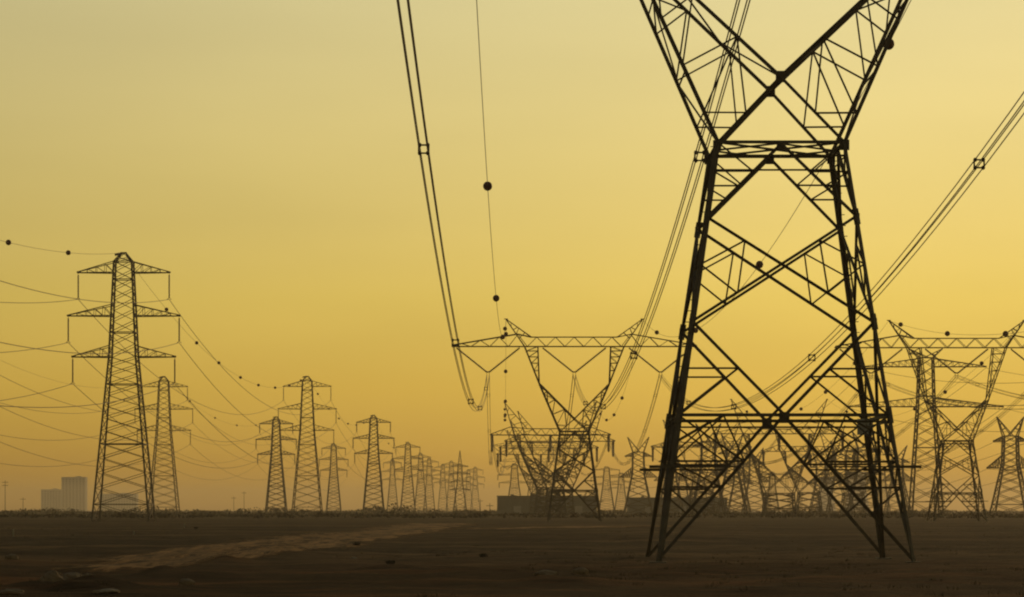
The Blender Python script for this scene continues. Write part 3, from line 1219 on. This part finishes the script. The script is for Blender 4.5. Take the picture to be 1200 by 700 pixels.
def hall(px0, px1, py, d, depth, label):
    x0, x1, h = wx(px0, d), wx(px1, d), wz(py, d)
    w = x1 - x0
    root = empty('industrial_hall', ((x0 + x1) / 2, d, 0))
    tag(root, label, 'building')
    mb = MB()
    mb.box((0, depth / 2, h / 2 - .2), (w, depth, h + .4))
    n = int(w / 4)
    for i in range(n + 1):
        mb.box((-w / 2 + w * i / n, -.12, h / 2), (.35, .3, h * .98))
    mb.build('wall', HALLM, root)
    mb = MB()
    mb.box((0, depth / 2, h + .2), (w + .8, depth + .8, .4))
    for i in range(4):
        mb.box((-w * .35 + w * .23 * i, depth / 2, h + .7), (1.6, 1.6, .9))
    mb.build('roof', HALLM, root)
    for i in (.2, .55, .82):
        m = MB()
        m.box((-w / 2 + w * i, -.2, 2), (3.6, .2, 4))
        m.build('door', WALL, root)
    return root


hall(583, 699, 582, 1500, 30, 'long dark grey hall on the horizon behind the pylons left of centre')
hall(737, 852, 584, 1560, 26, 'dark grey hall on the horizon behind the left legs of the huge near pylon')


def silo(px0, px1, py, d, label):
    x0, x1, h = wx(px0, d), wx(px1, d), wz(py, d)
    r = (x1 - x0) / 2
    root = empty('cooling_tower', ((x0 + x1) / 2, d, 0))
    tag(root, label, 'building')
    mb = MB()
    pts, rs = [], []
    for i in range(15):
        t = i / 14
        pts.append((0, 0, h * t - .2))
        rs.append(r * (1.0 - .34 * math.sin(min(1, t / .78) * math.pi / 2) + .05 * max(0, t - .78) / .22))
    mb.tube(pts, rs, 28)
    mb.build('shell', WALL, root, False)
    mb = MB()
    mb.tube([(0, 0, h - .6), (0, 0, h + .3)], r * .74, 28)
    mb.build('rim', WALL, root)
    return root


silo(989, 1020, 553, 7600, 'large pale cooling tower in haze behind the right legs of the huge pylon')
silo(956, 980, 559, 7900, 'smaller pale cooling tower in haze behind the right legs of the huge pylon')


# ------------------------------------------------------------------ poles
def pole(px, py, d, label, arms=1):
    h = wz(py, d)
    root = empty('utility_pole', (wx(px, d), d, 0))
    tag(root, label, 'pole')
    mb = MB()
    mb.tube([(0, 0, -.2), (0, 0, h)], [.17, .12], 6)
    mb.build('shaft', WOOD, root)
    for i in range(arms):
        mb = MB()
        mb.bar((-1.5, 0, h - 1 - 1.5 * i), (1.5, 0, h - 1 - 1.5 * i), .22)
        mb.build('crossbar', WOOD, root)


pole(6, 563, 1500, 'thin tall pole at the extreme left edge of the horizon', 2)
pole(27, 583, 1700, 'short thin pole at the left between the edge pole and the office blocks')
pole(274, 582, 1900, 'thin pole on the horizon left of the second tallest left-hand pylon')
pole(286, 576, 2000, 'taller thin pole beside the shorter one left of the second tallest pylon')
pole(563, 585, 1700, 'thin pole on the horizon between the spired pylon and the long hall')
pole(574, 590, 1300, 'stubby pole just left of the long dark grey hall')


# ------------------------------------------------------------------ vegetation and stones
def leaves(mb, c, rx, rz, n, size, rnd):
    for _ in range(n):
        while True:
            u = Vector((rnd.uniform(-1, 1), rnd.uniform(-1, 1), rnd.uniform(-1, 1)))
            if u.length < 1:
                break
        p = Vector((c[0] + u.x * rx, c[1] + u.y * rx, c[2] + u.z * rz))
        if p.z < c[2] - rz:
            continue
        a = Vector((rnd.uniform(-1, 1), rnd.uniform(-1, 1), rnd.uniform(-1, 1))).normalized()
        b = a.cross(Vector((rnd.uniform(-1, 1), rnd.uniform(-1, 1), rnd.uniform(-1, 1)))).normalized()
        s = size * rnd.uniform(.5, 1.2)
        k = len(mb.v)
        for q in (p - a * s, p + b * s * .6, p + a * s, p - b * s * .6):
            mb.v.append(tuple(q))
        mb.f.append((k, k + 1, k + 2, k + 3))


rnd = random.Random(4)
tl = MB()
for i in range(520):
    px = rnd.uniform(-60, 1260)
    if px > 600 and rnd.random() < .55:
        continue
    d = rnd.uniform(1500, 2500)
    clump = .5 + mnoise.noise(Vector((px * .012, 4.2, 0)))
    h = max(.8, (1.2 + 3.4 * clump) * rnd.uniform(.5, 1.2))
    if px > 600:
        h *= .6
    leaves(tl, (wx(px, d), d, h * .5), rnd.uniform(2.0, 6.0), h * .55, 26, .75, rnd)
for i in range(1000):                     # low scrub in front of the trees
    px = rnd.uniform(-80, 1280)
    d = rnd.uniform(760, 1500)
    clump = .6 + mnoise.noise(Vector((px * .03, d * .01, 2.2)))
    h = max(.3, (.2 + 1.5 * clump ** 2) * rnd.uniform(.4, 1.3))
    leaves(tl, (wx(px, d), d, h * .45), rnd.uniform(1.6, 5.0), h * .55, 12, .5, rnd)
tag(tl.build('tree_line', LEAF), 'dark line of low trees and scrub along the horizon', 'trees', None, 'stuff')

SHRUBS = [(230, 620, .30, 'small dark shrub on bare ground right of the largest left-hand pylon'),
          (418, 638, .30, 'dark shrub on the right side of the dirt track'),
          (457, 661, .22, 'dark shrub alone in the left foreground right of the track'),
          (566, 654, .22, 'low shrub in the middle foreground left of the huge pylon')]
for px, py, s, lab in SHRUBS:
    x, y = gp(px, py)
    root = empty('shrub', (x, y, relief(x, y)))
    tag(root, lab, 'shrub')
    mb = MB()
    for k in range(5):
        cx, cy = rnd.uniform(-.6, .6) * s, rnd.uniform(-.5, .5) * s
        leaves(mb, (cx, cy, s * rnd.uniform(.25, .45)), s * .5, s * .35, 70, s * .11, rnd)
    mb.build('foliage', LEAF, root)
    mb = MB()
    for k in range(6):
        a = rnd.uniform(0, 6.28)
        mb.tube([(0, 0, -.05), (math.cos(a) * s * .5, math.sin(a) * s * .5, s * rnd.uniform(.4, .75))], [.03 * s, .012 * s], 4)
    mb.build('stem', BARK, root)

tf = MB()
for i in range(900):
    d = 62 * (420 / 62) ** rnd.random()
    x = rnd.uniform(-.18, .18) * d
    c = mnoise.noise(Vector((x * .06, d * .03, 9)))
    if c < -.05:
        continue
    z = relief(x, d)
    for k in range(9):
        a = rnd.uniform(0, 6.28)
        l = rnd.uniform(.04, .12)
        bx, by = x + rnd.uniform(-.2, .2), d + rnd.uniform(-.2, .2)
        k0 = len(tf.v)
        tf.v += [(bx - .012, by, z - .03), (bx + .012, by, z - .03), (bx + math.cos(a) * l * .5, by + math.sin(a) * l * .5, z + l)]
        tf.f.append((k0, k0 + 1, k0 + 2))
DRY = simple('dry_grass', (.16, .12, .06), (.10, .085, .045), 1, 0, 2.0)
tag(tf.build('dry_grass', DRY), 'sparse tufts of dry grass on the bare ground', 'grass', None, 'stuff')


def rock(px, py, s, label, mat=ROCKM, flat=.85, seed=0):
    x, y = gp(px, py)
    n, m = 14, 9
    mb = MB()
    mb.ball((0, 0, 0), 1, n, m)
    vs = []
    for v in mb.v:
        q = Vector(v)
        k = 1 + .38 * mnoise.noise(q * 1.1 + Vector((seed * 7.3, 0, 0))) + .16 * mnoise.noise(q * 3 + Vector((0, seed * 3.1, 0)))
        vs.append((q.x * k * s * 1.3, q.y * k * s, q.z * k * s * flat))
    mb.v = vs
    o = mb.build('rock', mat)
    o.location = (x, y, relief(x, y) + s * flat * .35)
    tag(o, label, 'rock')


rock(61, 688, .24, 'rounded brown rock, left one of the foreground pair', seed=1)
rock(84, 687, .26, 'wide brown rock, middle of the left foreground row', seed=2, flat=.75)
rock(100, 686, .24, 'lumpy brown rock at the right end of the left foreground row', seed=3)
rock(126, 697, .26, 'pale flat slab at the bottom left edge of the picture', PALE, .28, 4)
rock(12, 698, .24, 'dark lump of earth in the bottom left corner', seed=5, flat=.4)
rock(218, 685, .16, 'small brown stone where the track forks', seed=6)
rock(14, 659, .2, 'brown stone by the left edge of the picture', seed=7)
rock(415, 654, .12, 'pale pebble on the ground below the dirt track', PALE, .4, 8)
rock(640, 678, .25, 'low brown boulder in the foreground left of the huge pylon', seed=9, flat=.45)
rock(680, 675, .18, 'smaller brown rock right of the low foreground boulder', seed=10)


def post(px, py, hpx, label):
    x, y = gp(px, py)
    h = hpx * y / F
    mb = MB()
    mb.tube([(0, 0, -.1), (0, 0, h * .96), (0, 0, h)], [.055, .055, .02], 8)
    mb.tube([(0, 0, h * .7), (0, 0, h * .82)], .062, 8)
    o = mb.build('marker_post', WHITE)
    o.location = (x, y, relief(x, y))
    tag(o, label, 'post')


post(15.5, 629, 9, 'tall white marker post near the left edge')
post(157, 626, 3.5, 'short white marker post right of the tall one, below the largest left-hand pylon')
post(216, 619, 5, 'white marker post on the plain right of the largest left-hand pylon')

# ------------------------------------------------------------------ haze
hb = MB()
hb.v = [(x, y, z) for z in (-1.5, 62.0) for x, y in ((-9200, -9200), (9200, -9200), (9200, 9200), (-9200, 9200))]
hb.f = [(3, 2, 1, 0), (4, 5, 6, 7), (0, 1, 5, 4), (1, 2, 6, 5), (2, 3, 7, 6), (3, 0, 4, 7)]
hm = bpy.data.materials.new('dusty_air')
hm.use_nodes = True
t = hm.node_tree
for n in list(t.nodes):
    t.nodes.remove(n)
pv = N(t, 'ShaderNodeVolumePrincipled')
pv.inputs['Color'].default_value = (*HAZE_COLOR, 1)
pv.inputs['Density'].default_value = HAZE_DENSITY
pv.inputs['Anisotropy'].default_value = HAZE_ANISO
mo = N(t, 'ShaderNodeOutputMaterial')
t.links.new(pv.outputs[0], mo.inputs['Volume'])
ho = hb.build('haze', hm)
tag(ho, 'golden dusty haze over the whole plain', 'haze', None, 'stuff')
